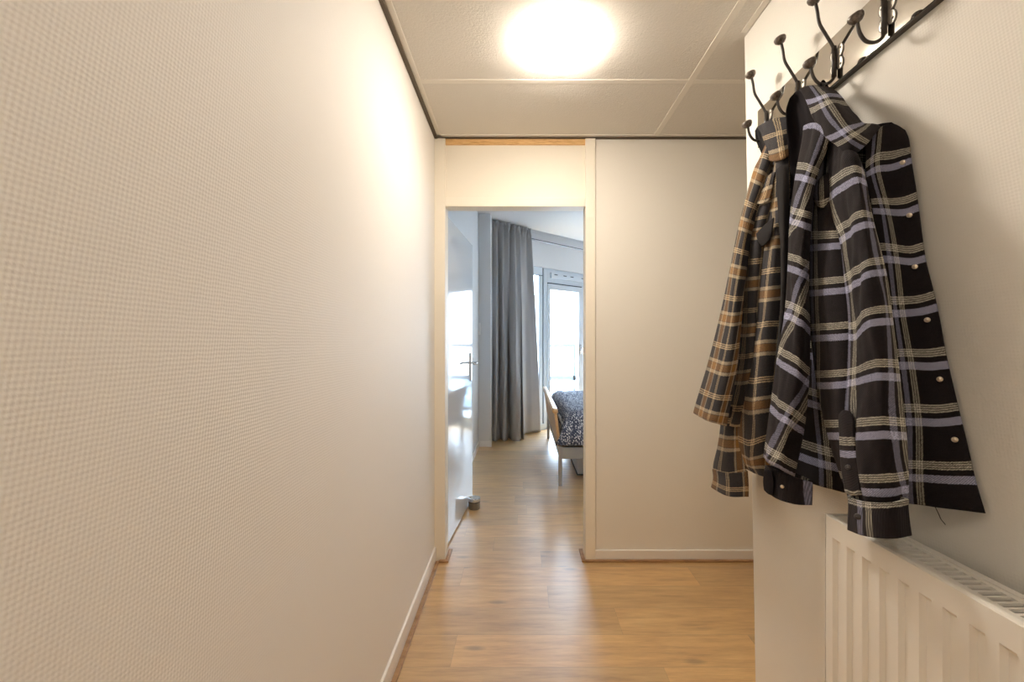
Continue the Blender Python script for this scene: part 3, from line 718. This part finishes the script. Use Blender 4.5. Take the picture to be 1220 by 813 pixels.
cloth('left_sleeve', [
    (-.7, 0, .45, [(913, 172, .81), (916, 171, .80), (919, 173, .80), (922, 178, .81)]),
    (-.35, -.05, .5, [(905, 190, .80), (909, 190, .785), (914, 193, .785), (918, 199, .80)]),
    (0, -.1, .55, [(897, 208, .785), (902, 210, .765), (907, 213, .765), (913, 218, .785)]),
    (1, -.2, .7, [(881.5, 266, .76), (885.5, 267, .738), (890, 269, .738), (896, 272, .76)]),
    (2, -.25, .85, [(870, 322, .735), (875, 323, .71), (881, 325, .71), (888, 326, .735)]),
    (3, -.3, 1.0, [(858, 378, .71), (866, 380, .683), (874, 381, .683), (883, 379, .71)]),
    (4, -.35, 1.15, [(844, 433, .685), (854, 437, .655), (865, 440, .655), (877.5, 438, .685)]),
    (4.95, -.4, 1.3, [(828, 486, .665), (840, 492, .635), (853, 496, .635), (867, 498, .665)]),
    (5.14, -.4, 1.3, [(827.5, 493, .665), (839, 499, .637), (851, 504, .637), (865, 507.5, .665)])], M_BROWN, K, tube=.05, seed=17, wr=.003, thick=.005)
cloth('collar_inside', [
    (0, 0, 1, [(899.5, 156, .825), (903, 151, .83), (908, 151, .81)]),
    (0, 0, 1, [(900.5, 167, .82), (906, 164, .83), (912, 164, .81)]),
    (0, 0, 1, [(905, 178, .815), (911, 176, .825), (917, 177, .81)]),
    (0, 0, 1, [(909, 187, .81), (915, 188, .82), (921, 190, .81)])], M_CHAR, K, seed=2, wr=.001)
cloth('collar', [
    (.2, .15, .62, [(903, 151, .808), (914, 145, .80), (926, 141, .81), (940, 139, .83)]),
    (.47, .15, .62, [(908, 161, .80), (918, 157, .79), (929, 154, .80), (941, 152, .82)]),
    (.75, .15, .62, [(913, 174, .795), (922, 171, .785), (931, 168, .79), (942, 166, .815)]),
    (1.05, .15, .62, [(918, 192, .79), (926, 192, .78), (934, 189, .785), (943, 184, .81)])], M_BROWN, K, seed=2, wr=.002, thick=.005)

# ------------------------------------------------------------------ ceiling lamp and added fill lamp
def lamp(x, y, label, ml):
    L = empty('ceiling_lamp', (x, y, HC)); tag(L, label, 'ceiling lamp')
    T = Matrix.Translation((x, y, HC)) @ Matrix.Rotation(PI, 4, 'X')
    m = MB(); m.lathe([(.1345, .016), (.136, .019), (.134, .025), (.126, .034), (.110, .043), (.085, .051), (.05, .056), (.01, .058)], T, 64)
    m.build('lamp_shade', ml, L, smooth=True)
    m = MB(); m.lathe([(.126, 0), (.130, .002), (.130, .017), (.12, .018)], T, 64); m.build('base', M_PLASTIC, L)
lamp(.144, 1.76, 'round white opal flush ceiling lamp, switched on, above the hallway before the door', M_LAMP)
lamp(-.16, -.55, 'added fill light behind the viewer, shaped like the hallway ceiling lamp', M_FILL_LAMP)  # unseen extra lamp, added to brighten the near walls

# ------------------------------------------------------------------ curtain
cu = empty('curtain', (-.15, 5.8, 0))
tag(cu, 'long grey pleated curtain drawn aside at the left of the window', 'curtain')
bot = [(581, 5.84), (586, 5.72), (591, 5.66), (595.5, 5.82), (599, 5.70), (603.5, 5.70), (606, 5.88), (610, 5.72), (615, 5.67), (619.5, 5.71), (621, 5.86), (624, 5.78), (625.5, 6.13), (634.5, 6.20), (644, 6.26)]
nb = len(bot); t0 = Vector(((583 - CX) / F * 5.58, 5.58, 0)); t1 = Vector(((631 - CX) / F * 6.03, 6.03, 0)); td = (t1 - t0).normalized(); tn = Vector((td.y, -td.x, 0))
NC = 170; NR = 60; vs = []; ZT = 2.885
B_ = [Vector(((a - CX) / F * b, b, 0)) for a, b in bot]
for r in range(NR + 1):
    t = r / NR; z = ZT + (.0008 - ZT) * t
    for c_ in range(NC + 1):
        s = c_ / NC; b = crs(B_, s)
        rip = math.cos(s * (nb - 1) * PI) * .046 * (1 - .35 * s)
        pin = math.sin(s * 2 * PI * 15 + math.sin(s * 40) * .8) * .028
        wgt = max(0, 1 - t / .05)
        T_ = t0.lerp(t1, s) + tn * (rip * (1 - .5 * wgt) + pin * wgt + (.02 * math.sin(t * 40 + s * 80) * wgt * (t > .005)))
        q = t ** .75; q = q * q * (3 - 2 * q) * .55 + q * .45
        p = T_.lerp(b, q) + tn * .010 * math.sin(s * 34 + t * 3.5) * math.sin(PI * min(1, t * 1.05))
        p.z = z - (0.03 * max(0, s - .82) / .18 * 0); vs.append(p)
# right return of the curtain ends in a straight hem
fs = [(i*(NC+1)+j, i*(NC+1)+j+1, (i+1)*(NC+1)+j+1, (i+1)*(NC+1)+j) for i in range(NR) for j in range(NC)]
m = MB(); m.add(vs, fs); m.build('curtain_cloth', M_CURT, cu, smooth=True, solid=.004)
for i in range(9):
    p = t0.lerp(t1, (i + .5) / 9); boxo('curtain_glider', (p.x - .006, p.y - .006, 2.862), (p.x + .006, p.y + .006, 2.898), M_PLASTIC, cu)

# ------------------------------------------------------------------ bed
bd = empty('bed', (.33, 4.9, 0))
tag(bd, 'bed frame with slanted beech footboard and silver metal legs and rails', 'bed')
FX = .33; BY0, BY1 = 3.90, 5.84
for y in (BY0, BY1 - .035): boxo('leg', (FX - .016, y, 0), (FX + .018, y + .034, .36), M_ALU, bd, bevel=.004)
for y in (BY0, BY1 - .035): boxo('leg', (2.40, y, 0), (2.44, y + .034, .36), M_ALU, bd, bevel=.004)
def fb(x, y, z):  # leaning footboard
    return Vector((FX + x - max(0, z - .30) * .12, y, z))
for y in (BY0 + .005, BY1 - .06): boxo('footboard_post', (-.012, y, .36), (.014, y + .055, .665), M_BEECH, bd, M=fb, bevel=.003)
boxo('footboard_panel', (-.006, BY0 + .06, .30), (.008, BY1 - .06, .665), wood('shaded_beech_panel', (.36, .22, .12), (.48, .32, .19), (.56, .39, .25), (20, 2, 20)), bd, M=fb)  # beech tone greyed and darkened to carry the panel's shade
boxo('footboard_rail', (-.028, BY0 - .01, .655), (.024, BY1 + .01, .705), M_BEECH, bd, M=fb, bevel=.016)
boxo('side_rail', (FX + .018, BY0 + .002, .245), (2.40, BY0 + .03, .350), M_ALU, bd, bevel=.004)
boxo('side_rail', (FX + .018, BY1 - .03, .245), (2.40, BY1 - .002, .350), M_ALU, bd, bevel=.004)
boxo('end_rail', (FX - .012, BY0 + .034, .26), (FX + .012, BY1 - .034, .33), M_ALU, bd)
boxo('slatted_base', (FX + .012, BY0 + .034, .30), (2.40, BY1 - .034, .345), M_BEECH, bd)
mt = boxo('mattress', (.36, BY0 + .02, .352), (2.38, BY1 - .02, .56), mat('pale_mattress_cover', (.55, .56, .57), .85), bevel=.03)
tag(mt, 'pale grey mattress showing below the patterned duvet', 'mattress')
# duvet
def duvet_mat():
    m = mat('navy_knit_print', (.1, .11, .15), .9, 0, .15); k = N(m); g = k.geo()
    sp = k.n('ShaderNodeSeparateXYZ'); k.l(g, sp.inputs[0])
    c1 = k.math('SINE', k.math('MULTIPLY', k.math('ADD', sp.outputs['X'], k.math('MULTIPLY', k.noise(g, 5, 2), .25)), 70))
    v = k.n('ShaderNodeTexVoronoi'); v.inputs['Scale'].default_value = 1; k.l(k.mapping(g, (75, 75, 45)), v.inputs['Vector'])
    w_ = k.n('ShaderNodeTexWave', wave_type='BANDS', bands_direction='DIAGONAL'); w_.inputs['Scale'].default_value = 22; w_.inputs['Distortion'].default_value = 5; w_.inputs['Detail Scale'].default_value = 3; k.l(g, w_.inputs['Vector'])
    a = k.math('ADD', k.math('MULTIPLY', k.math('LESS_THAN', v.outputs['Distance'], .34), .8), k.math('MULTIPLY', w_.outputs['Fac'], .45))
    a = k.math('ADD', a, k.math('MULTIPLY', c1, .14))
    c = k.ramp(a, [(.15, (.05, .06, .10)), (.5, (.20, .22, .28)), (.95, (.75, .77, .80))])
    k.l(c, k.b.inputs['Base Color']); k.bump(k.noise(g, 60, 3), .004, .5); return m
m = MB(); NX, NY = 70, 90; vs = []
x0, x1 = .335, 2.36
sec = [(3.875, .375), (3.862, .42), (3.865, .50), (3.885, .58), (3.93, .64), (4.02, .665), (4.3, .675), (4.7, .68), (5.1, .675), (5.5, .67), (5.75, .655), (5.82, .60), (5.84, .50), (5.845, .42)]
S_ = [Vector((0, a, b)) for a, b in sec]
for i in range(NX + 1):
    a = i / NX
    for j in range(NY + 1):
        p = crs(S_, j / NY); d = a * (x1 - x0)
        e = 1 - (1 - min(1, d / .10)) ** 2.2 * .62
        x = x0 + d
        z = .40 + (p.z - .40) * e if p.z > .40 else p.z
        hang = max(0, (.62 - p.z)) if p.y < 4 else 0
        x += -.20 * hang * (1 - a) ** 3 if hang else 0
        if p.y > 3.95 and p.y < 5.8: x += .02
        y = p.y + (p.y - 4.85) / .97 * (-.01) * (1 - e)
        n1 = noise.noise(Vector((x * 5, y * 5, p.z * 5))) * .022 + noise.noise(Vector((x * 14, y * 14, p.z * 12))) * .008
        vs.append((x, y - (abs(n1) * .8 if p.y < 3.95 else 0), z + (n1 if p.z > .6 else 0)))
fs = [(i*(NY+1)+j, i*(NY+1)+j+1, (i+1)*(NY+1)+j+1, (i+1)*(NY+1)+j) for i in range(NX) for j in range(NY)]
m.add(vs, fs); o = m.build('duvet', duvet_mat(), smooth=True, solid=.015, off=-1)
tag(o, 'dark navy and white patterned duvet spread over the bed', 'duvet')
sb = empty('storage_box', (.9, 4.8, 0)); tag(sb, 'low pale storage box on the floor under the bed', 'box')
boxo('box_body', (.525, 4.22, .012), (1.35, 5.3, .19), mat('pale_box_plastic', (.55, .56, .58), .4), sb, bevel=.006)
boxo('box_base', (.52, 4.215, .0), (1.355, 5.305, .014), M_RUBBER, sb)
boxo('lid', (.517, 4.212, .185), (1.358, 5.308, .205), M_PLASTIC, sb, bevel=.004)

# ------------------------------------------------------------------ tin by the door
tn_ = empty('tin_canister', (-.387, 3.38, 0)); tag(tn_, 'small round brushed metal tin holding the bedroom door open on the floor', 'tin')
T = Matrix.Translation((-.387, 3.38, 0)); M_TIN = mat('brushed_tin', (.30, .28, .26), .28, 1)
m = MB(); m.lathe([(.042, 0), (.0455, .003), (.0455, .062), (.044, .066)], T, 40); bdy = m.build('body', M_TIN, tn_, smooth=True, bevel=.001)
m = MB(); m.lathe([(.0475, .060), (.0478, .080), (.0465, .086), (.040, .086), (.038, .083), (.002, .083)], T, 40); m.build('lid', mat('polished_tin', (.66, .66, .66), .2, 1), tn_, smooth=True, bevel=.001)
m = MB(); m.lathe([(.0462, .054), (.0472, .0575), (.0462, .060)], T, 40); m.build('seal_ring', M_RUBBER, tn_, smooth=True)
# light switch
ls = empty('light_switch', P(570, 392, 5.378)); tag(ls, 'narrow white double light switch on the pier beside the curtain', 'light switch')
p = P(570, 392, 5.38)
boxo('switch_plate', (p.x - .030, 5.366, p.z - .075), (p.x + .030, 5.380, p.z + .075), M_PLASTIC, ls, bevel=.004)
for s in (-1, 1): boxo('rocker', (p.x - .020, 5.362, p.z + s * .034 - .026), (p.x + .020, 5.367, p.z + s * .034 + .026), M_PLASTIC, ls, bevel=.002)

# ------------------------------------------------------------------ balcony things
M_RAIL = mat('grey_painted_rail', (.10, .12, .14), .5)
br = empty('balcony_railing', (.5, 8.4, -.1)); tag(br, 'grey balcony railing with glazed lower panels outside the window', 'railing')
RYY = 8.4
boxo('top_rail', (-2.5, RYY - .035, 1.205), (4.2, RYY + .035, 1.272), M_RAIL, br)
boxo('lower_rail', (-2.5, RYY - .02, .565), (4.2, RYY + .02, .650), M_RAIL, br)
boxo('bottom_rail', (-2.5, RYY - .02, -.04), (4.2, RYY + .02, .02), M_RAIL, br)
px_ = (684.3 - CX) / F * RYY
for x in (px_ - 3.0, px_ - 1.5, px_, px_ + 1.5, px_ + 3.0): boxo('post', (x - .024, RYY - .02, -.10), (x + .024, RYY + .02, 1.22), M_RAIL, br)
boxo('glazed_panel', (-2.5, RYY - .006, .02), (4.2, RYY + .006, .585), M_PANEL, br)
p = P(683.8, 457.5, RYY - .06)
o = boxo('junction_box', (p.x - .062, RYY - .10, p.z - .085), (p.x + .062, RYY - .0245, p.z + .062), mat('grey_box_paint', (.20, .24, .29), .6), bevel=.006)
tag(o, 'small square grey box mounted low on the balcony railing', 'box')
p = P(642, 494, 7.4)
o = boxo('balcony_box', (p.x - .09, 7.3, -.10), (p.x + .06, 7.5, p.z + .08), mat('pale_grey_box', (.35, .37, .39), .7), bevel=.01)  # plain pale box, its use left open
tag(o, 'pale grey box on the balcony floor behind the curtain edge', 'box')
